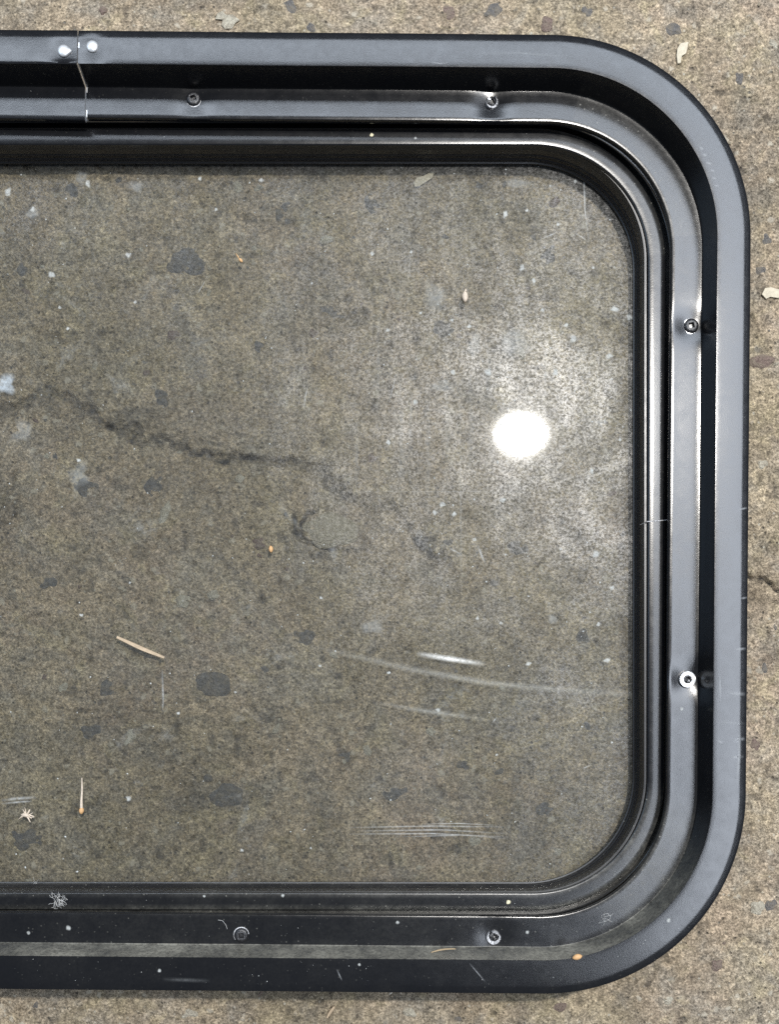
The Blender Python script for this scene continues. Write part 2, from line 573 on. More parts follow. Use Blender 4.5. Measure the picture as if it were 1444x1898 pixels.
# aggregate stones bedded in the concrete: (photo x, y, half-width, half-height in photo px, angle, kind)
STONES = [
    (614, 983, 50, 32, -0.05, 'B'),
    (345, 485, 40, 24, 0.1, 'D'), (298, 742, 19, 24, 0.2, 'D'), (158, 902, 27, 19, -0.1, 'D'), (281, 900, 24, 17, 0.8, 'D'),
    (196, 1278, 17, 26, 0.0, 'D'), (166, 1354, 21, 15, 0.0, 'D'), (395, 1268, 34, 24, -0.2, 'D'), (48, 1556, 36, 22, 0.0, 'D'),
    (537, 12, 13, 14, 0.0, 'D'), (915, 16, 17, 15, 0.3, 'D'), (832, 20, 13, 15, 0.2, 'R'), (576, 50, 8, 10, 0.3, 'D'),
    (1407, 1684, 14, 14, 0.2, 'L'), (1433, 1682, 12, 15, 0.1, 'D'), (516, 392, 24, 30, -0.4, 'D'), (612, 572, 30, 13, -0.5, 'D'),
    (735, 1470, 30, 15, 0.1, 'D'), (420, 1475, 32, 22, 0.0, 'D'), (270, 690, 8, 6, 0, 'R'), (478, 1008, 15, 12, 0.1, 'R'),
    (444, 886, 9, 9, 0, 'L'), (330, 838, 6, 5, 0, 'L'), (338, 1114, 15, 12, 0.6, 'L'), (394, 1102, 11, 10, 0, 'L'),
    (240, 1366, 11, 20, -0.6, 'L'), (115, 1275, 9, 13, -0.5, 'L'), (305, 950, 9, 22, -0.4, 'L'), (38, 500, 10, 12, 0, 'D'),
    (440, 345, 10, 12, 0.3, 'L'), (605, 443, 14, 9, 0.2, 'L'), (1090, 20, 13, 12, 0, 'D'), (1015, 44, 12, 15, 0, 'R'),
    (1372, 142, 9, 15, 0.2, 'D'), (1250, 52, 17, 12, 0, 'D'), (1424, 443, 13, 12, 0, 'D'), (1415, 668, 24, 14, 0.1, 'R'),
    (1412, 500, 11, 8, 0, 'D'), (820, 608, 28, 16, 0.2, 'D'), (135, 350, 18, 14, 0, 'D'), (690, 380, 13, 26, 0.3, 'D'),
    (1020, 470, 17, 22, 0, 'D'), (960, 1015, 22, 15, 0.2, 'D'), (690, 848, 10, 9, 0, 'R'), (640, 1400, 22, 15, 0.3, 'D'),
    (950, 1350, 9, 7, 0, 'D'), (860, 1420, 20, 12, 0, 'D'), (90, 1080, 20, 12, 0.4, 'D'), (560, 1180, 26, 18, 0.1, 'D'),
    (1240, 1855, 10, 8, 0, 'L'), (1330, 1790, 12, 10, 0.3, 'R'), (190, 18, 8, 7, 0, 'R'), (65, 1865, 7, 9, 0, 'D'),
    (350, 1880, 20, 10, 0.1, 'L'), (760, 1878, 14, 9, 0, 'L'), (1040, 1868, 16, 9, 0.2, 'R'), (1400, 1380, 10, 14, 0.2, 'R'),
    (1418, 1240, 8, 11, 0, 'D'), (1416, 860, 11, 9, 0, 'L'), (320, 620, 13, 10, 0.2, 'R'), (480, 640, 12, 14, 0.4, 'D'),
    (770, 700, 16, 10, 0.1, 'D'), (1080, 1180, 14, 18, 0.3, 'D'), (1010, 1500, 18, 12, 0.2, 'D'), (880, 1560, 12, 10, 0.2, 'L'),
]
rs_ = np.random.RandomState(77)
for _ in range(110):                              # smaller bits of aggregate showing at the surface
    w_ = 3.5 + 9 * rs_.rand() ** 2.2
    STONES.append((rs_.uniform(0, 1444), rs_.uniform(0, 1898), w_, w_ * rs_.uniform(0.5, 1.0), rs_.uniform(0, 3.1), 'DLLLRD'[rs_.randint(6)]))
for k, (a, b, w, h, ang, kd) in enumerate(STONES):
    s = 0.3263
    m = {'D': M_STONE_D, 'L': M_STONE_L, 'R': M_STONE_R, 'B': M_STONE_B}[kd]
    x, y, _ = P(a, b)
    me = blob_mesh('stone', w * s, h * s, 0.75 if kd == 'D' else (1.9 if kd == 'B' else 1.1), 100 + k, 26, 3, 0.16)
    o = link_mesh('stone', me, m, GROUND, 60)
    place(o, x, y, gz(x, y) - 0.50, ang)


def grains(name, n, area, zfun, smin, smax, mat, parent=None, seed=3, dens=None):
    rs = np.random.RandomState(seed)
    vs_, fs = [], []
    c = 0
    while c < n:
        x = rs.uniform(area[0], area[1])
        y = rs.uniform(area[2], area[3])
        if dens is not None and rs.rand() > dens(x, y):
            c += 0.05
            continue
        z = zfun(x, y)
        if z is None:
            c += 0.05
            continue
        s = smin + (smax - smin) * rs.rand() ** 3.5
        R = Matrix.Rotation(rs.rand() * 6.28, 3, 'Z')
        b = len(vs_)
        q = [(1, 0, 0), (0.2, 0.9, 0), (-0.9, 0.3, 0), (-0.3, -0.8, 0), (0.1, 0.1, 0.75)]
        for p in q:
            v = R @ Vector((p[0] * s * rs.uniform(0.6, 1.3), p[1] * s * rs.uniform(0.5, 1.2), p[2] * s * 0.9))
            vs_.append((x + v.x, y + v.y, z + v.z))
        for i in range(4):
            fs.append((b + i, b + (i + 1) % 4, b + 4))
        fs.append((b + 3, b + 2, b + 1, b))
        c += 1
    o = link_mesh(name, mesh_from(name, vs_, fs), mat, parent, 0)
    o['kind'] = 'stuff'
    return o


tag(grains('loose_grit', 9000, (-235, 260, -210, 434), lambda x, y: gz(x, y) - 0.05, 0.22, 1.6, M_GRIT, None, 5),
    'fine loose sand grit strewn over the concrete', 'grit')

# ------------------------------------------------------------------ the window
WIN = bpy.data.objects.new('window_unit', None)
COL.objects.link(WIN)
WIN.location = (0, 0, 0)
tag(WIN, 'black framed window with rounded corners and tinted glass lying on concrete', 'window')

TH = math.radians(0.5)                           # the trim ring sits half a degree askew
JX = -165.8
RL, RR, RT, RB, RC = -542.0, 210.3, 370.0, -164.1, 112.0


def rounded_path(L, R, T, B, r, start_x, step=2.0, ccw=False):
    """clockwise from (start_x, T); returns points and outward normals"""
    pts, nr = [], []

    def line(x0, y0, x1, y1, n):
        d = math.hypot(x1 - x0, y1 - y0)
        k = max(1, int(d / step))
        for i in range(k):
            f = i / k
            pts.append((x0 + (x1 - x0) * f, y0 + (y1 - y0) * f))
            nr.append(n)

    def arc(cx, cy, a0):
        k = max(8, int(r * math.pi / 2 / step))
        for i in range(k):
            a = a0 - (math.pi / 2) * i / k
            pts.append((cx + r * math.cos(a), cy + r * math.sin(a)))
            nr.append((math.cos(a), math.sin(a)))
    line(start_x, T, R - r, T, (0, 1))
    arc(R - r, T - r, math.pi / 2)
    line(R, T - r, R, B + r, (1, 0))
    arc(R - r, B + r, 0)
    line(R - r, B, L + r, B, (0, -1))
    arc(L + r, B + r, -math.pi / 2)
    line(L, B + r, L, T - r, (-1, 0))
    arc(L + r, T - r, math.pi)
    line(L + r, T, start_x, T, (0, 1))
    return pts, nr


def rot(x, y, a=TH):
    return x * math.cos(a) + y * math.sin(a), -x * math.sin(a) + y * math.cos(a)


def unrot(x, y, a=TH):
    return rot(x, y, -a)


Z2 = ZF - 17.0                                   # the ring's screw channel
SCREWS = [(358, 183), (911, 187), (1283, 603), (1275, 1259), (447, 1733), (915, 1736)]
SCREW_XY = [P(a, b, Z2)[:2] for a, b in SCREWS]
DENT = [0.7, 1.5, 1.5, 1.6, 0.5, 0.9]
RIVETS = [(117, 94), (170, 86)]
RIVET_XY = [P(a, b, ZF)[:2] for a, b in RIVETS]

RING_TOP = [(0.0, -3.8), (0.0, -0.85), (0.15, -0.62), (0.6, -0.50), (2.0, -0.30), (3.4, -0.10), (4.0, -0.03), (4.8, 0.0), (7, 0.03), (10, 0.05), (13, 0.05), (16, 0.02),
            (18.2, 0.0), (18.8, -0.05), (19.0, -0.3), (19.1, -1.2), (19.6, -4), (20.3, -8), (21.0, -12), (21.6, -15.4), (21.9, -16.7), (22.05, -16.95),
            (22.4, -17.0), (25, -17.0), (27, -17.0), (29, -17.0), (31, -17.0), (33, -17.0), (35, -17.0), (37, -16.98), (38.6, -16.95),
            (39.1, -17.1), (39.4, -17.6), (39.45, -20.4)]
RING_BOT = [(38.3, -20.4), (38.2, -18.3), (31, -18.4), (23.0, -18.3), (21.0, -17.5), (19.4, -9), (17.8, -1.6), (10, -1.2), (4.0, -1.3), (1.3, -2.2), (1.2, -3.6)]


def wob(x, y):
    return 0.045 * (math.sin(x / 23.0 + 1.3 * math.sin(y / 41.0)) + math.sin(y / 27.0 + 1.1 * math.sin(x / 37.0)) + 0.6 * math.sin((x + y) / 11.0))


def build_ring():
    pts, nr = rounded_path(RL, RR, RT, RB, RC, JX, 2.0)
    pts.append((JX, RT))
    nr.append((0, 1))
    # fine steps at both ends of the joint
    pts[0] = (JX + 0.35, RT)
    pts.insert(1, (JX + 1.05, RT))
    nr.insert(1, (0, 1))
    pts[-1] = (JX - 0.35, RT)
    n = len(pts)
    prof = RING_TOP + RING_BOT
    nt = len(RING_TOP)
    m = len(prof)
    rs = np.random.RandomState(5)
    vs_, dust = [], []
    for i, ((x, y), (a, b)) in enumerate(zip(pts, nr)):
        left_end = (n - i) * 2.0 if i > n * 0.7 else 1e9      # mm from the left side of the joint
        for k, (u, dz) in enumerate(prof):
            uu, z = u, ZF + dz
            if left_end < 400 and 28 <= u:                    # left end's inner lip is bent a little inwards
                uu += 1.2 * math.exp(-left_end / 130) * (u - 28) / 11
            if left_end < 400 and u < 19:                     # and its flange lifts a touch
                z += (0.55 * (1 - u / 19.0)) * -math.exp(-left_end / 160)
                uu -= 0.5 * math.exp(-left_end / 120)
            X, Y = x - uu * a, y - uu * b
            wx, wy = rot(X, Y)
            if k < nt:
                # gentle unevenness of rolled aluminium
                z += wob(wx, wy)
                if 22 <= u < 39.2:
                    for (sx, sy), dd in zip(SCREW_XY, DENT):
                        q = (wx - sx) ** 2 + (wy - sy) ** 2
                        if q < 1200:
                            z -= dd * math.exp(-q / (2 * 6.0 ** 2))
                if 2 < u < 18.5:
                    for (sx, sy) in RIVET_XY:
                        q = (wx - sx) ** 2 + (wy - sy) ** 2
                        if q < 500:
                            z -= 0.55 * math.exp(-q / (2 * 4.6 ** 2))
            vs_.append((wx, wy, z))
            # dust lies on the low side of the frame, thickest on the sloping wall there
            low = max(0.0, -b)
            inb = 1.0 if wy < -20 else 0.0
            d = 0.015
            if k < nt:
                if 18.9 <= u <= 22.2:
                    d = 0.02 + 1.0 * max(0.0, low - 0.25) / 0.75
                elif u > 22.3:
                    d = 0.008 + 0.025 * low
                    d += 0.16 * max(0.0, 4 * low * (1 - low)) ** 1.5 * (1 if a > 0 else 0)
                else:
                    d = 0.006 + 0.012 * low
                if b > 0.1 and a > 0.2 and u > 22.3:
                    d += 0.06
            dust.append(d)
    fs, mi = [], []
    for i in range(n - 1):
        for k in range(m):
            k2 = (k + 1) % m
            fs.append((i * m + k, (i + 1) * m + k, (i + 1) * m + k2, i * m + k2))
            u = prof[k][0]
            bare = 0
            if i == 0 and k < nt - 1:
                if 18.9 <= u < 25 or (5 < u < 9) or u > 33:
                    bare = 1
            mi.append(bare)
    fs.append(tuple(range(m)))
    mi.append(1)
    fs.append(tuple((n - 1) * m + k for k in range(m))[::-1])
    mi.append(1)
    fs = [f[::-1] for f in fs]
    me = mesh_from('trim_ring', vs_, fs)
    me.polygons.foreach_set('material_index', np.array(mi, dtype=np.int32))
    at = me.attributes.new('dust', 'FLOAT', 'POINT')
    at.data.foreach_set('value', np.array(dust, dtype=np.float32))
    return link_mesh('trim_ring', me, [M_RING, M_BARE], WIN, 32)


RING = build_ring()
RING['label'] = 'black satin trim ring with raised outer flange'


def sweep(name, rect, r, prof, mat, parent, dustf=None, start=-200.0, closed=True, a=0.0, step=2.5):
    L, R, T, B = rect
    pts, nr = rounded_path(L, R, T, B, r, start, step)
    n, m = len(pts), len(prof)
    vs_, du = [], []
    for (x, y), (nx, ny) in zip(pts, nr):
        for k, (u, z) in enumerate(prof):
            wx, wy = rot(x - u * nx, y - u * ny, a)
            vs_.append((wx, wy, z))
            du.append(dustf(u, z, nx, ny, wx, wy) if dustf else 0.02)
    fs = []
    for i in range(n):
        j = (i + 1) % n
        for k in range(m if closed else m - 1):
            k2 = (k + 1) % m
            fs.append((i * m + k, i * m + k2, j * m + k2, j * m + k))
    me = mesh_from(name, vs_, fs)
    at = me.attributes.new('dust', 'FLOAT', 'POINT')
    at.data.foreach_set('value', np.array(du, dtype=np.float32))
    return link_mesh(name, me, mat, parent, 32)


ZB = 24.0                                         # level of the inner frame's flat band
FR = (-503.0, 172.0, 331.2, -123.4)
FR_PROF = [(-34, 0.2), (-34, 3.0), (-6.5, 3.2), (-6.0, 20.0), (-3.6, 20.6), (-3.4, 24.3), (-3.0, 24.6), (-2.6, 24.3), (-2.5, 19.6), (-0.3, 19.6), (-0.1, 23.2), (0.15, 23.8), (0.6, 24.0),
           (3.5, 24.05), (6.5, 24.05), (9.0, 24.0), (9.55, 23.85), (9.9, 23.5), (10.0, 22.6), (8.8, 22.4), (8.5, 7.2), (8.5, 0.2)]


def frame_dust(u, z, nx, ny, x, y):
    low = max(0.0, -ny)
    d = 0.008 + 0.025 * low
    if -2.6 < u < 0.8 and low > 0.3:
        d += 0.22 * low
    if nx > 0:
        d += 0.16 * max(0.0, 4 * low * (1 - low)) ** 1.5
    if u > 8.9 and low > 0.5:
        d += 0.10
    if ny > 0.05 and nx > 0.2:
        d += 0.06
    return d


FRAME = sweep('inner_frame', FR, 77.0, FR_PROF, M_FRAME, WIN, frame_dust, a=math.radians(0.06))
SEAL_PROF = [(9.2, 7.0), (9.2, 22.3), (10.4, 22.2), (10.7, 21.2), (10.75, 19.2), (11.05, 18.7), (11.05, 18.0), (10.95, 17.5), (11.0, 13.4), (11.45, 12.9), (11.45, 12.2),
             (11.3, 11.7), (11.4, 9.8), (11.95, 9.3), (11.95, 8.5), (11.8, 8.1), (12.3, 7.2), (13.0, 6.9), (13.2, 6.35), (13.0, 6.03), (9.2, 6.03)]


def seal_dust(u, z, nx, ny, x, y):
    low = max(0.0, -ny)
    return 0.02 + 0.09 * low * (1.0 if z > 17.6 or 12.1 < z < 13.2 or z < 9.5 else 0.25)


SEAL = sweep('rubber_seal', (FR[0] - 1, FR[1] - 1.2, FR[2] + 1.2, FR[3]), 77.0, SEAL_PROF, M_SEAL, WIN, seal_dust, a=math.radians(0.03))
SEAL['label'] = 'ribbed black rubber seal around the glass'


# the butt joint of the inner frame on the right-hand side, with its lifted edge
def frame_joint():
    x0, y0 = P(1236, 964, ZB)[:2]
    x1, y1 = P(1199, 967, ZB)[:2]
    x2, y2 = P(1187, 973, 18)[:2]
    path = [(x0 + 0.9, y0 + 0.3, ZB - 2.0), (x0, y0, ZB + 0.12), ((x0 + x1) / 2 + 1, (y0 + y1) / 2 + 0.10, ZB + 0.25), ((x0 + x1) / 2 - 2, (y0 + y1) / 2 - 0.15, ZB + 0.12), (x1, y1, ZB + 0.1),
            (x1 - 0.4, y1 - 0.3, ZB - 1.5), (x2, y2, 18.4)]
    return path


def tube(path, rad, sides=5):
    vs_, fs = [], []
    n = len(path)
    for i, p in enumerate(path):
        a = Vector(path[max(0, i - 1)])
        b = Vector(path[min(n - 1, i + 1)])
        t = (b - a).normalized()
        up = Vector((0, 0, 1)) if abs(t.z) < 0.9 else Vector((1, 0, 0))
        s = t.cross(up).normalized()
        w = s.cross(t).normalized()
        r = rad[i] if isinstance(rad, (list, tuple)) else rad
        for k in range(sides):
            q = 2 * math.pi * k / sides
            v = Vector(p) + s * (r * math.cos(q)) + w * (r * math.sin(q))
            vs_.append(tuple(v))
    for i in range(n - 1):
        for k in range(sides):
            k2 = (k + 1) % sides
            fs.append((i * sides + k, (i + 1) * sides + k, (i + 1) * sides + k2, i * sides + k2))
    fs.append(tuple(range(sides)))
    fs.append(tuple((n - 1) * sides + k for k in range(sides))[::-1])
    return vs_, fs


v_, f_ = tube(frame_joint(), [0.25, 0.30, 0.34, 0.26, 0.30, 0.28, 0.2])
o = link_mesh('frame_joint', mesh_from('frame_joint', v_, f_), M_WORN, FRAME, 50)
o['label'] = 'ragged butt joint across the inner frame on the right side'


# glass pane
def build_glass():
    pts, _ = rounded_path(FR[0] + 8.8, FR[1] - 10.2, FR[2] - 8.0, FR[3] + 8.8, 66.0, -150.0, 6.0)
    n = len(pts)
    vs_ = [(x, y, 6.0) for x, y in pts] + [(x, y, 3.0) for x, y in pts]
    fs = [tuple(range(n))[::-1], tuple(range(n, 2 * n))]
    fs += [(i, (i + 1) % n, n + (i + 1) % n, n + i) for i in range(n)]
    me = mesh_from('glass_pane', vs_, fs)
    me.polygons.foreach_set('material_index', np.array([0] + [1] * (len(fs) - 1), dtype=np.int32))
    o = link_mesh('glass_pane', me, [M_GLASS, M_GLASS_B], WIN, 30)
    o['label'] = 'tinted glass pane, dusty and scratched'
    return o


GLASS = build_glass()
ZG = 6.0


# splice plate behind the ring joint
sx0, sy0 = rot(JX - 14, RT - 17)
sx1, sy1 = rot(JX + 14, RT - 2)
vs_ = [(sx0, sy0, ZF - 2.6), (sx1, sy0, ZF - 2.6), (sx1, sy1, ZF - 2.6), (sx0, sy1, ZF - 2.6),
       (sx0, sy0, ZF - 1.7), (sx1, sy0, ZF - 1.7), (sx1, sy1, ZF - 1.7), (sx0, sy1, ZF - 1.7)]
link_mesh('splice_plate', mesh_from('splice_plate', vs_, [(3, 2, 1, 0), (4, 5, 6, 7), (0, 1, 5, 4), (1, 2, 6, 5), (2, 3, 7, 6), (3, 0, 4, 7)]), M_SPLICE, RING, 0)


def rivet_mesh(tail):
    seg = 28
    prof = [(3.35, 0.0), (3.38, 0.5), (3.1, 0.95), (2.5, 1.30), (1.6, 1.52), (0.7, 1.6)]
    vs_, fs = [], []
    for r, z in prof:
        for i in range(seg):
            a = 2 * math.pi * i / seg
            d = abs((a - math.pi + math.pi) % (2 * math.pi) - math.pi)
            k = 1 + (0.42 * max(0.0, 1 - d / 0.62) ** 1.2 if tail else 0.0)
            vs_.append((r * k * math.cos(a), r * k * math.sin(a), z))
    vs_.append((0, 0, 1.62))
    for j in range(len(prof) - 1):
        for i in range(seg):
            i2 = (i + 1) % seg
            fs.append((j * seg + i, j * seg + i2, (j + 1) * seg + i2, (j + 1) * seg + i))
    for i in range(seg):
        fs.append(((len(prof) - 1) * seg + i, (len(prof) - 1) * seg + (i + 1) % seg, len(vs_) - 1))
    fs.append(tuple(range(seg))[::-1])
    return mesh_from('rivet', vs_, fs)


for k, (x, y) in enumerate(RIVET_XY):
    o = link_mesh('rivet', rivet_mesh(k == 0), M_RIVET, RING, 40)
    o.location = (x * MM, y * MM, (ZF - 0.55) * MM)
    o.rotation_euler = (0, 0, math.pi if k == 0 else 0)
    o['label'] = 'pale domed rivet with a pointed burr, left of the joint' if k == 0 else 'pale round domed rivet, right of the joint'


# screws
def sq(a, r):
    c, s = math.cos(a), math.sin(a)
    return r / max(abs(c), abs(s))


def screw_head(R, seed, jag=0.0, deep=True, rec=1.15):
    rs = np.random.RandomState(seed)
    seg = 32
    rows = []
    rows.append((R * 0.98, 0.0, 0)); rows.append((R, 0.5, 0)); rows.append((R * 0.93, 1.15, 0)); rows.append((R * 0.78, 1.65, 0))
    rows.append((R * 0.58, 1.85, 0)); rows.append((rec * 1.12, 1.8, 1)); rows.append((rec, 1.6, 1)); rows.append((rec * 0.92, -0.6, 1))
    vs_, fs = [], []
    for r, z, kind in rows:
        for i in range(seg):
            a = 2 * math.pi * i / seg
            rr = sq(a, r) if kind else r
            rr = min(rr, R * 0.8) if kind else rr
            w = 1 + jag * 0.5 * (rs.rand() - 0.5)
            vs_.append((rr * w * math.cos(a), rr * w * math.sin(a), z + jag * 0.5 * (rs.rand() - 0.5)))
    for j in range(len(rows) - 1):
        for i in range(seg):
            i2 = (i + 1) % seg
            fs.append((j * seg + i, j * seg + i2, (j + 1) * seg + i2, (j + 1) * seg + i))
    vs_.append((0.1, 0, -0.9))
    for i in range(seg):
        fs.append(((len(rows) - 1) * seg + i, (len(rows) - 1) * seg + (i + 1) % seg, len(vs_) - 1))
    fs.append(tuple(range(seg))[::-1])
    return mesh_from('screw', vs_, fs)


def ring_mesh(name, r0, r1, h, seed, jag=0.0, a0=0.0, a1=2 * math.pi, seg=30, base=0.0):
    rs = np.random.RandomState(seed)
    full = abs(a1 - a0 - 2 * math.pi) < 1e-6
    n = seg if full else seg + 1
    vs_, fs = [], []
    for i in range(n):
        a = a0 + (a1 - a0) * i / seg
        j1 = 1 + jag * (rs.rand() - 0.5)
        j0 = 1 + jag * (rs.rand() - 0.5)
        hh = h * (1 + jag * 2 * (rs.rand() - 0.5))
        e = 1.0 if full else max(0.12, math.sin(math.pi * i / seg) ** 0.6)
        rm = (r0 + r1) / 2
        o_ = rm + (r1 - rm) * e * j1
        i_ = rm - (rm - r0) * e * j0
        for r, z in ((o_, base), (o_ * 0.99, base + hh * 0.7), (o_ * 0.93, base + hh), (i_ * 1.03, base + hh * 0.95), (i_, base + hh * 0.4), (i_, base)):
            vs_.append((r * math.cos(a), r * math.sin(a), z))
    m = 6
    for i in range(n if full else n - 1):
        j = (i + 1) % n
        for k in range(m):
            k2 = (k + 1) % m
            fs.append((i * m + k, j * m + k, j * m + k2, i * m + k2))
    if not full:
        fs.append(tuple(range(m))[::-1])
        fs.append(tuple((n - 1) * m + k for k in range(m)))
    return mesh_from(name, vs_, fs)


SCREW_LABELS = ['black square-drive screw in the top channel, nearer the joint',
                'chewed-up bright screw head in the top channel near the corner',
                'black screw with a bright crescent washer, upper of the right side',
                'bright pale screw collar with dark hole, lower of the right side',
                'black square-drive screw in the bottom channel',
                'worn pale screw head with dark hole in the bottom channel']
for k, ((x, y), dd) in enumerate(zip(SCREW_XY, DENT)):
    black = k in (0, 2, 4)
    if black:
        me = screw_head(4.2, 30 + k, 0.05, True, 1.35)
        o = link_mesh('screw', me, M_BLACKSCREW, WIN, 38)
    else:
        me = screw_head(2.9, 30 + k, 0.30, True, 1.3)
        o = link_mesh('screw', me, [M_BLACKSCREW], WIN, 38)
    place(o, x, y, Z2 - dd + 0.1, [0.3, 0.5, 0.2, 0.1, 0.05, 0.6][k])
    tilt = [(0.05, 0.0), (0.22, 0.10), (0.0, -0.12), (0.05, 0.03), (0.06, 0.0), (0.05, 0.1)][k]
    o.rotation_euler = (tilt[0], tilt[1], o.rotation_euler[2])
    o['label'] = SCREW_LABELS[k]
    if k == 2:
        w = link_mesh('washer', ring_mesh('washer', 3.8, 5.3, 0.7, 3, 0.02, math.radians(95), math.radians(285)), M_BARE, o, 40)
    if k == 3:
        w = link_mesh('collar', ring_mesh('collar', 2.35, 4.9, 2.0, 4, 0.05), M_BARE, o, 40)
        w2 = link_mesh('metal_chip', ring_mesh('metal_chip', 0.4, 1.7, 1.9, 9, 0.3, math.radians(-110), math.radians(-10), 8), M_WORN, o, 40)
    if k == 5:
        w = link_mesh('collar', ring_mesh('collar', 2.5, 4.6, 1.8, 5, 0.16, math.radians(95), math.radians(350)), M_WORN, o, 40)
        w2 = link_mesh('metal_chip', ring_mesh('metal_chip', 0.3, 1.5, 2.2, 19, 0.4, math.radians(-150), math.radians(-60), 8), M_BARE, o, 40)
        w3 = link_mesh('collar', ring_mesh('collar', 2.1, 3.7, 2.1, 15, 0.14, math.radians(-25), math.radians(80), 14), M_WORN, o, 40)
    if k == 1:
        w = link_mesh('collar', ring_mesh('collar', 2.6, 4.0, 1.9, 7, 0.22, math.radians(150), math.radians(395)), M_WORN, o, 40)
        w2 = link_mesh('metal_chip', ring_mesh('metal_chip', 0.9, 3.1, 2.5, 29, 0.25, math.radians(95), math.radians(190), 9), M_BARE, o, 40)
        w3 = link_mesh('metal_chip', ring_mesh('metal_chip', 3.5, 5.0, 0.9, 39, 0.2, math.radians(235), math.radians(280), 6), M_BARE, o, 40)
    if black:
        V, F = [], []
        for rr, z in ((1.62, 1.80), (1.68, 1.93), (2.02, 1.93), (2.08, 1.80)):
            for q in range(4):
                V.append((rr * 1.38 * math.cos(math.pi / 4 + q * math.pi / 2), rr * 1.38 * math.sin(math.pi / 4 + q * math.pi / 2), z))
        for j in range(3):
            for q in range(4):
                F.append((j * 4 + q, (j + 1) * 4 + q, (j + 1) * 4 + (q + 1) % 4, j * 4 + (q + 1) % 4))
        link_mesh('recess_edge', mesh_from('recess_edge', V, F), M_DULL, o, 40)
    if k in (0, 4):
        w = link_mesh('worn_rim', ring_mesh('worn_rim', 4.0, 4.75, 0.6, 40 + k, 0.08, math.radians(200 if k == 0 else 5), math.radians(330 if k == 0 else 215)), M_WORN, o, 40)

# ------------------------------------------------------------------ marks on the glass
def strip(name, pts_px, width_px, mat, z=ZG + 0.02, parent=None):
    pts = [Vector(P(a, b, z)) for a, b in pts_px]
    # resample
    res = []
    for a, b in zip(pts[:-1], pts[1:]):
        k = max(2, int((b - a).length / 4))
        for i in range(k):
            res.append(a.lerp(b, i / k))
    res.append(pts[-1])
    n = len(res)
    w = width_px * 0.3 * 614 / 570 / 2
    vs_, uvs = [], []
    for i, p in enumerate(res):
        t = (res[min(n - 1, i + 1)] - res[max(0, i - 1)]).normalized()
        s = Vector((-t.y, t.x, 0))
        for e in (-1, 1):
            q = p + s * (w * e)
            vs_.append((q.x, q.y, z))
            uvs.append((i / (n - 1), (e + 1) / 2))
    fs = [(2 * i, 2 * i + 2, 2 * i + 3, 2 * i + 1) for i in range(n - 1)]
    me = mesh_from(name, vs_, fs)
    uvl = me.uv_layers.new(name='UVMap')
    for lp in me.loops:
        uvl.data[lp.index].uv = uvs[lp.vertex_index]
    o = link_mesh(name, me, mat, parent or GLASS, 0)
    return o


def spot(name, px_, py_, rx, ry, mat, seed, z=ZG + 0.03, jag=0.25, parent=None):
    """flat dried spot, rim fades by UV: v = 0.5 in the middle, 0 at the rim"""
    rs = np.random.RandomState(seed)
    x, y, _ = P(px_, py_, z)
    s = 0.3 * 614 / 570
    seg = 18
    ph = rs.rand(4) * 6.28
    vs_, uvs, fs = [], [], []
    vs_.append((x, y, z)); uvs.append((0.5, 0.5))
    for rr, v in ((0.55, 0.42), (1.0, 0.0)):
        for i in range(seg):
            a = 2 * math.pi * i / seg
            k = 1 + sum(jag * 0.5 * math.sin((j + 2) * a + ph[j]) for j in range(3)) * (rr ** 0.5)
            vs_.append((x + rx * s * rr * k * math.cos(a), y + ry * s * rr * k * math.sin(a), z))
            uvs.append((0.5, v))
    for i in range(seg):
        j = (i + 1) % seg
        fs.append((0, 1 + i, 1 + j))
        fs.append((1 + i, 1 + seg + i, 1 + seg + j, 1 + j))
    me = mesh_from(name, vs_, fs)
    uvl = me.uv_layers.new(name='UVMap')
    for lp in me.loops:
        uvl.data[lp.index].uv = uvs[lp.vertex_index]
    return link_mesh(name, me, mat, parent or GLASS, 0)


strip('scratch', [(540, 1190), (640, 1212), (760, 1240), (900, 1265), (1040, 1279), (1172, 1288), (1230, 1291)], 17, M_STREAK, ZG + 0.02)
strip('scratch', [(770, 1211), (820, 1219), (900, 1231)], 13, M_STREAK_B, ZG + 0.04)
strip('scratch', [(690, 1300), (760, 1314), (820, 1322), (910, 1335)], 12, M_STREAK, ZG + 0.02)
for (pts, w) in [([(640, 1534), (800, 1531), (945, 1533)], 4), ([(660, 1540), (820, 1538), (940, 1545)], 4), ([(640, 1546), (800, 1545), (950, 1552)], 4),
                 ([(740, 1551), (860, 1548), (945, 1555)], 3), ([(770, 1528), (850, 1526), (925, 1530)], 3), ([(0, 1484), (30, 1480), (68, 1478)], 8), ([(0, 1490), (40, 1486), (60, 1485)], 5),
                 ([(1082, 300), (1085, 390), (1092, 445)], 5), ([(1060, 428), (1080, 440), (1092, 450)], 3), ([(855, 720), (854, 900), (856, 1150)], 5),
                 ([(300, 1240), (302, 1300), (300, 1320)], 5), ([(560, 912), (800, 911), (1100, 913)], 3), ([(735, 690), (728, 720), (722, 745)], 3),
                 ([(1000, 445), (1020, 436), (1035, 430)], 3), ([(886, 1008), (893, 1030), (901, 1046)], 6), ([(832, 1016), (845, 1022), (858, 1030)], 5),
                 ([(570, 715), (566, 735), (563, 760)], 3), ([(380, 520), (365, 545)], 3), ([(1080, 1425), (1096, 1418)], 4), ([(913, 1340), (922, 1328)], 4)]:
    strip('scratch', pts, w, M_FAINT if abs(pts[0][0] - pts[-1][0]) + abs(pts[0][1] - pts[-1][1]) > 400 else M_SCRATCH, ZG + 0.03 + 0.001 * len(pts))
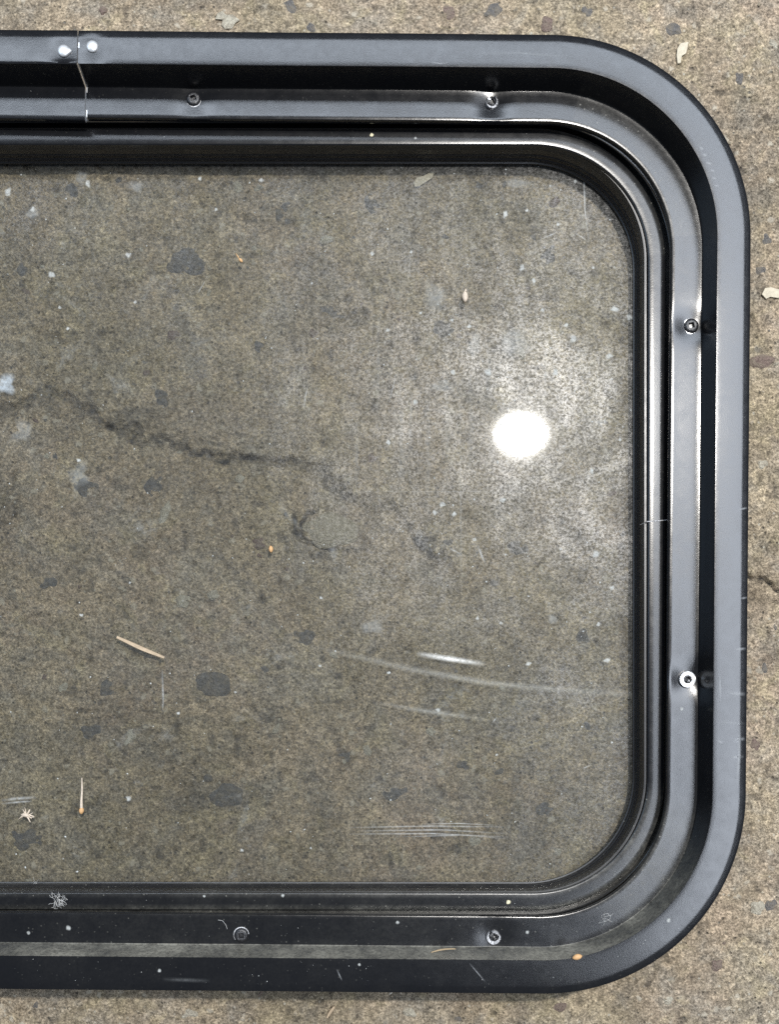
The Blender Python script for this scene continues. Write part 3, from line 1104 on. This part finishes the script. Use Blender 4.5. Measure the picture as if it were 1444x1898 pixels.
SPOTS = [(937, 397, 6, 9), (977, 390, 4, 4), (1035, 416, 4, 5), (1067, 336, 4, 4), (968, 496, 6, 8), (762, 467, 4, 4), (1140, 573, 10, 7), (1167, 588, 7, 8), (1050, 603, 5, 6),
         (1063, 628, 9, 9), (1105, 1027, 8, 9), (1097, 873, 6, 7), (932, 927, 7, 7), (838, 593, 4, 4), (719, 612, 5, 5), (870, 605, 5, 5), (780, 580, 4, 4), (1100, 496, 4, 4), (145, 853, 5, 5), (125, 609, 4, 4),
         (95, 509, 8, 8), (237, 473, 7, 6), (162, 340, 6, 9), (370, 331, 5, 5), (110, 570, 4, 4), (484, 334, 6, 5), (400, 388, 4, 4), (578, 525, 3, 3), (595, 1108, 4, 4), (720, 1247, 4, 4), (812, 1316, 6, 4),
         (885, 1146, 5, 4), (929, 1155, 4, 4), (1135, 1090, 6, 6), (1040, 1018, 3, 3), (1110, 1157, 5, 5), (1126, 1224, 8, 6), (980, 1230, 7, 5), (921, 1399, 3, 3), (1135, 1376, 3, 3), (448, 1576, 4, 4), (576, 1572, 3, 3),
         (238, 1480, 7, 6), (330, 1322, 4, 4), (436, 1283, 3, 3), (240, 1080, 3, 3), (593, 1234, 4, 3), (150, 1140, 5, 4), (1150, 815, 4, 4), (1170, 760, 3, 3), (820, 935, 7, 7), (806, 950, 6, 6), (842, 953, 6, 6),
         (880, 1000, 5, 5), (1006, 575, 5, 5), (990, 520, 5, 7), (60, 388, 5, 7), (14, 356, 8, 10), (250, 560, 4, 4), (690, 470, 6, 5), (1130, 660, 8, 7), (1030, 690, 7, 8), (840, 690, 6, 7), (905, 690, 9, 8), (770, 745, 6, 6), (720, 820, 6, 6)]
for k, (a, b, w, h) in enumerate(SPOTS):
    spot('dried_spot', a, b, w * 0.9, h * 0.9, M_SPOT, 200 + k, ZG + 0.05)
for k, (a, b, w, h) in enumerate([(805, 550, 26, 30), (955, 635, 36, 30), (820, 715, 26, 14), (690, 1162, 24, 16), (1025, 1148, 12, 10), (960, 340, 34, 9), (880, 640, 14, 26), (60, 395, 16, 12), (250, 345, 18, 12), (150, 330, 12, 16)]):
    spot('dried_blotch', a, b, w, h, M_BLOTCH, 400 + k, ZG + 0.015 + 0.0005 * k, 0.22)
for k, (x_, y0_, y1_, w_) in enumerate([(742, 690, 960, 12), (760, 640, 900, 9), (792, 660, 1010, 15), (828, 640, 930, 10), (872, 690, 880, 16), (905, 610, 760, 12), (1010, 640, 760, 12), (660, 740, 940, 10), (700, 560, 800, 8)]):
    strip('glare_streak', [(x_, y0_), (x_ + 2, (y0_ + y1_) / 2), (x_ - 1, y1_)], w_, M_GLARE, ZG + 0.06 + 0.001 * k)  # pale strips painted as upright streaks of the lamp's glare
spot('dried_blotch', 10, 712, 22, 20, M_BLUEBLOTCH, 450, ZG + 0.045, 0.35)
spot('dried_blotch', 145, 880, 26, 22, M_BLOTCH, 451, ZG + 0.046, 0.4)
spot('dried_blotch', 40, 800, 24, 22, M_BLOTCH, 452, ZG + 0.047, 0.5)

# scuffs, chips and drops on the painted metal
for pts, w in [([(1297, 274), (1305, 277)], 8), ([(1302, 286), (1311, 289)], 7), ([(1309, 301), (1321, 305)], 8), ([(1316, 315), (1326, 318)], 6), ([(1320, 330), (1330, 331)], 5), ([(1324, 344), (1334, 345)], 5),
               ([(1362, 1204), (1384, 1202)], 7), ([(1350, 1284), (1383, 1287)], 9), ([(1325, 1338), (1384, 1341)], 7), ([(1360, 1372), (1382, 1369)], 9), ([(1355, 1404), (1380, 1402)], 7),
               ([(1372, 1340), (1371, 1400), (1367, 1460)], 8), ([(1335, 1250), (1336, 1300)], 4), ([(1330, 1372), (1342, 1378)], 5), ([(1370, 945), (1386, 941)], 5), ([(1372, 1110), (1386, 1107)], 5),
               ([(795, 115), (815, 118), (832, 116)], 3), ([(880, 100), (960, 98), (1060, 106)], 5), ([(624, 1796), (634, 1818)], 3), ([(870, 1785), (900, 1820)], 3), ([(300, 1815), (390, 1818)], 9)]:
    strip('scuff', pts, w, M_FAINT if abs(pts[0][0] - pts[-1][0]) > 50 else M_SCUFF, ZF + 0.2, RING)
for k, (a, b, r_, z_, par) in enumerate([(689, 250, 5, ZB + 0.12, FRAME), (770, 256, 4, ZB + 0.12, FRAME), (943, 1672, 6, ZB + 0.12, FRAME), (524, 1660, 5, ZB + 0.12, FRAME), (378, 1661, 4, ZB + 0.12, FRAME), (52, 1729, 5, Z2 + 0.2, RING), (126, 1720, 7, Z2 + 0.2, RING), (737, 1710, 5, Z2 + 0.2, RING), (978, 1728, 5, Z2 + 0.2, RING),
                                         (295, 1799, 5, ZF + 0.2, RING), (1240, 1706, 6, ZF + 0.2, RING), (666, 1788, 4, ZF + 0.2, RING), (1264, 1314, 5, Z2 + 0.2, RING), ]):
    spot('dried_drop', a, b, r_ * 0.75, r_ * 0.75, M_DROP if k in (0, 2) else M_SPOT, 700 + k, z_, 0.12, par)

# fine dust grains lying on the glass and on the metal
GX0, GY0, _ = P(0, 1640, ZG)
GX1, GY1, _ = P(1165, 305, ZG)
grains('dust_grains', 1300, (GX0 - 8, GX1, GY0, GY1), lambda x, y: ZG + 0.005, 0.12, 0.72, M_WHITE, GLASS, 21,
       lambda x, y: 0.22 + 0.78 * math.exp(-(((x - 95) / 70) ** 2 + ((y - 150) / 110) ** 2)))


def on_band(x, y):
    """level of the top surface of frame or ring below point x, y, or None"""
    X, Y = unrot(x, y)
    def inset(L, R, T, B, r, X, Y):
        dx = min(X - L, R - X)
        dy = min(Y - B, T - Y)
        if dx < r and dy < r:
            return r - math.hypot(r - dx, r - dy)
        return min(dx, dy)
    u = inset(RL, RR, RT, RB, RC, X, Y)
    if 4 < u < 17.5:
        return ZF + 0.1
    if 24 < u < 38.5:
        for (sx, sy) in SCREW_XY:
            if (x - sx) ** 2 + (y - sy) ** 2 < 64:
                return None
        return Z2 - 0.05
    u = inset(FR[0], FR[1], FR[2], FR[3], 77.0, x, y)
    if 0.8 < u < 9:
        return ZB + 0.02
    return None


grains('dust_grains', 260, (-225, 212, -165, 371), on_band, 0.08, 0.40, M_WHITE, RING, 22,
       lambda x, y: 1.0 if y < -90 else (0.25 if x < 150 else 0.12))

# ------------------------------------------------------------------ small loose things
def lathe_seed(name, length, rad, mat, seed=0, tail=0.0):
    """a seed lying along +x: plump body, optional thin tail"""
    path, rr = [], []
    n = 9
    for i in range(n):
        t = i / (n - 1)
        path.append((-length / 2 + length * t, 0.05 * rad * math.sin(5 * t + seed), rad * 0.75))
        rr.append(max(0.08 * rad, rad * math.sin(math.pi * min(1, t * 0.96 + 0.03)) ** 0.65))
    if tail:
        for i in range(1, 6):
            t = i / 5
            path.append((length / 2 + tail * t, 0.35 * math.sin(2 * t + seed), rad * 0.75 * (1 - 0.6 * t)))
            rr.append(0.62 * rad * (1 - 0.75 * t) * 0.75)
    v_, f_ = tube(path, rr, 10)
    v_ = [(x, y, max(z, 0.0) * 0.8) for x, y, z in v_]
    return link_mesh(name, mesh_from(name, v_, f_), mat, None, 60)


def splinter(name, length, w, mat, bend=0.6, thick=0.5):
    n = 12
    vs_, fs = [], []
    for i in range(n):
        t = i / (n - 1)
        x = -length / 2 + length * t
        ww = w * (0.45 + 0.75 * math.sin(math.pi * min(1, 0.12 + t * 0.62)) - 0.85 * max(0, t - 0.55) ** 1.1)
        ww = max(0.12 * w, ww)
        yy = bend * math.sin(math.pi * t) + 0.03 * w * math.sin(9 * t)
        for e, z in ((-1, 0.05), (-0.8, thick), (0.75, thick * 0.9), (1, 0.05)):
            vs_.append((x, yy + e * ww / 2, z))
    for i in range(n - 1):
        for k in range(4):
            k2 = (k + 1) % 4
            fs.append((i * 4 + k, i * 4 + k2, (i + 1) * 4 + k2, (i + 1) * 4 + k))
    fs.append((3, 2, 1, 0))
    fs.append(tuple((n - 1) * 4 + k for k in range(4)))
    return link_mesh(name, mesh_from(name, vs_, fs), mat, None, 30)


def flake(name, outline_px, at, z, mat, thick=0.5, s=0.32):
    """flat chip with its own outline (photo px around its centre), thickness in mm"""
    cx, cy = at
    n = len(outline_px)
    top = [((a - cx) * s, (cy - b) * s) for a, b in outline_px]
    vs_ = [(x, y, 0.0) for x, y in top] + [(x * 0.96, y * 0.96, thick * (0.75 + 0.25 * math.sin(i * 2.1))) for i, (x, y) in enumerate(top)]
    vs_.append((0, 0, thick * 1.15))
    fs = [tuple(range(n))]
    for i in range(n):
        j = (i + 1) % n
        fs.append((i, n + i, n + j, j))
        fs.append((n + i, 2 * n, n + j))
    me = mesh_from(name, vs_, fs)
    import bmesh
    bm = bmesh.new()
    bm.from_mesh(me)
    bmesh.ops.recalc_face_normals(bm, faces=bm.faces)
    bm.to_mesh(me)
    bm.free()
    o = link_mesh(name, me, mat, None, 0)
    x, y, _ = P(at[0], at[1], z)
    place(o, x, y, z)
    return o


def put(o, px_, py_, z, ang, label, cat, group=None):
    x, y, _ = P(px_, py_, z)
    place(o, x, y, z, ang)
    return tag(o, label, cat, group)


zt = ZG + 0.02
put(splinter('wood_splinter', 31, 2.1, M_WOOD, -0.3, 0.6), 260, 1200, zt, math.radians(-23.5),
    'long pale wood splinter lying on the glass, left half', 'splinter')
sd = lathe_seed('seed', 4.4, 1.55, M_SEED, 1)
put(sd, 151, 1502, zt, math.radians(89), 'orange seed with a long straight pale tail, near the lower left', 'seed')
v_, f_ = tube([(1.5, 0, 1.0), (6, 0.1, 0.9), (12, -0.1, 0.7), (19.5, 0.25, 0.4)], [1.0, 0.8, 0.62, 0.3], 6)
link_mesh('tail', mesh_from('tail', v_, f_), M_HUSK, sd, 60)
put(lathe_seed('seed', 4.2, 1.35, M_SEED, 2), 502, 1018, zt, math.radians(95), 'small plump orange seed on the glass below the spalled lump', 'seed')
put(lathe_seed('seed', 3.2, 0.95, M_SEED, 3, 3.6), 446, 483, zt, math.radians(130), 'tiny orange seed with short tail on the upper left glass', 'seed')
put(lathe_seed('seed_husk', 6.6, 1.9, M_HUSK, 4, 1.6), 862, 551, zt, math.radians(88), 'pale teardrop seed husk on the glass above the lamp reflection', 'seed husk')
put(lathe_seed('seed', 5.6, 1.7, M_SEED, 6), 1070, 1773, ZF + 0.15, math.radians(15), 'orange seed resting on the bottom flange near the rounded corner', 'seed')


def burr():
    rs = np.random.RandomState(12)
    V, F = [], []

    def add(v_, f_):
        b = len(V)
        V.extend(v_)
        F.extend([tuple(i + b for i in f) for f in f_])
    for i in range(15):
        a = rs.uniform(-0.5, 3.7)
        L = rs.uniform(2.5, 5.4)
        add(*tube([(0, 0, 0.5), (L * 0.5 * math.cos(a), L * 0.5 * math.sin(a), 0.9), (L * math.cos(a + 0.2), L * math.sin(a + 0.2), 0.4)], [0.42, 0.3, 0.12], 5))
    for a, L in ((5.5, 5.0), (6.0, 4.0), (0.05, 5.2)):
        add(*tube([(0, 0, 0.5), (L * 0.5 * math.cos(a), L * 0.5 * math.sin(a), 0.7), (L * math.cos(a - 0.2), L * math.sin(a - 0.2), 0.3)], [0.6, 0.5, 0.3], 5))
    add(*tube([(-2.4, 0.2, 0.5), (-1, 0.3, 0.8), (1, 0.1, 0.9), (2.3, -0.4, 0.6)], [0.5, 1.3, 1.4, 0.6], 8))
    V2 = [(x, y, max(0.0, z)) for x, y, z in V]
    return link_mesh('thistle_tuft', mesh_from('thistle_tuft', V2, F), M_HUSK, None, 50)


put(burr(), 47, 1511, zt, 0.0, 'pale tufted thistle seed on the glass at the lower left edge', 'seed head')

flake('paint_chip', [(1262, 80), (1277, 78), (1275, 90), (1272, 100), (1264, 105), (1262, 118), (1256, 119), (1254, 104), (1256, 90)], (1265, 98), 0.1, M_CREAM, 0.8)
tag(bpy.data.objects['paint_chip'], 'cream crescent chip on the concrete beyond the top right corner', 'chip')
o = flake('paint_chip', [(1412, 546), (1418, 534), (1430, 532), (1446, 537), (1452, 548), (1444, 553), (1428, 551), (1420, 555)], (1430, 543), 0.1, M_CREAM, 0.6)
tag(o, 'cream flat chip on the concrete at the right edge', 'chip')
o = flake('paint_chip', [(402, 24), (412, 20), (418, 27), (432, 27), (445, 38), (436, 43), (430, 54), (416, 55), (410, 47), (412, 36), (398, 36)], (420, 38), 0.1, M_STONE_L, 0.5)
tag(o, 'dull pale flat chip on the concrete above the top flange', 'chip')
o = flake('paint_chip', [(766, 340), (772, 330), (786, 326), (800, 318), (806, 319), (802, 330), (790, 338), (778, 346), (768, 347)], (785, 333), 0.0, M_CREAM, 0.7)
tag(o, 'tan flat chip on the concrete seen through the top of the glass', 'chip')
put(splinter('wood_splinter', 8.2, 1.6, M_WOOD, 0.3, 0.6), 613, 1876, 0.1, math.radians(57), 'short pale wood splinter on the concrete below the bottom flange', 'splinter')
put(splinter('dry_grass', 14, 0.8, mat_simple('straw', (0.36, 0.27, 0.16), 0.7), 0.7, 0.3), 822, 1762, ZF - 8.0, math.radians(8),
    'thin straw lying on the dusty lower wall of the ring', 'straw')


# lint and fibres
def lint(n, size, seed, rad=0.10, flat=0.6):
    rs = np.random.RandomState(seed)
    V, F = [], []
    for i in range(n):
        p = Vector((rs.uniform(-0.4, 0.4) * size, rs.uniform(-0.4, 0.4) * size, 0.15))
        a = rs.rand() * 6.28
        path = [tuple(p)]
        for k in range(7):
            a += rs.uniform(-0.9, 0.9)
            p = p + Vector((math.cos(a), math.sin(a), 0)) * size * 0.13
            p.z = 0.12 + flat * rs.rand()
            path.append(tuple(p))
        v_, f_ = tube(path, rad, 4)
        b = len(V)
        V.extend(v_)
        F.extend([tuple(q + b for q in f) for f in f_])
    return link_mesh('lint', mesh_from('lint', V, F), M_LINT, None, 60)


put(lint(26, 5.6, 1, 0.07), 106, 1667, ZB + 0.05, 0.0, 'white tangle of lint on the bottom inner band, far left', 'lint')
put(lint(10, 5.0, 2, 0.05), 1122, 1700, Z2 + 0.02, 0.4, 'wispy lint in the channel of the lower right corner', 'lint')
put(lint(6, 5.0, 3, 0.05), 68, 1640, ZG + 1.2, 0.2, 'pale lint caught on the lower seal at the left', 'lint')


def fibre(pts, rad, label, z):
    path = [(P(a, b, z)[0], P(a, b, z)[1], z + dz) for a, b, dz in pts]
    v_, f_ = tube(path, rad, 5)
    o = link_mesh('fibre', mesh_from('fibre', v_, f_), M_LINT, None, 60)
    return tag(o, label, 'fibre')


fibre([(404, 1705, 0.2), (412, 1706, 0.5), (418, 1713, 0.6), (421, 1722, 0.2)], 0.09, 'short curled fibre left of the bottom black screw', Z2)
fibre([(722, 1844, -1.0), (730, 1837, 0.6), (742, 1836, 0.6), (744, 1842, -0.6)], 0.10, 'pale bent fibre on the outer edge of the bottom flange', ZF - 1.2)
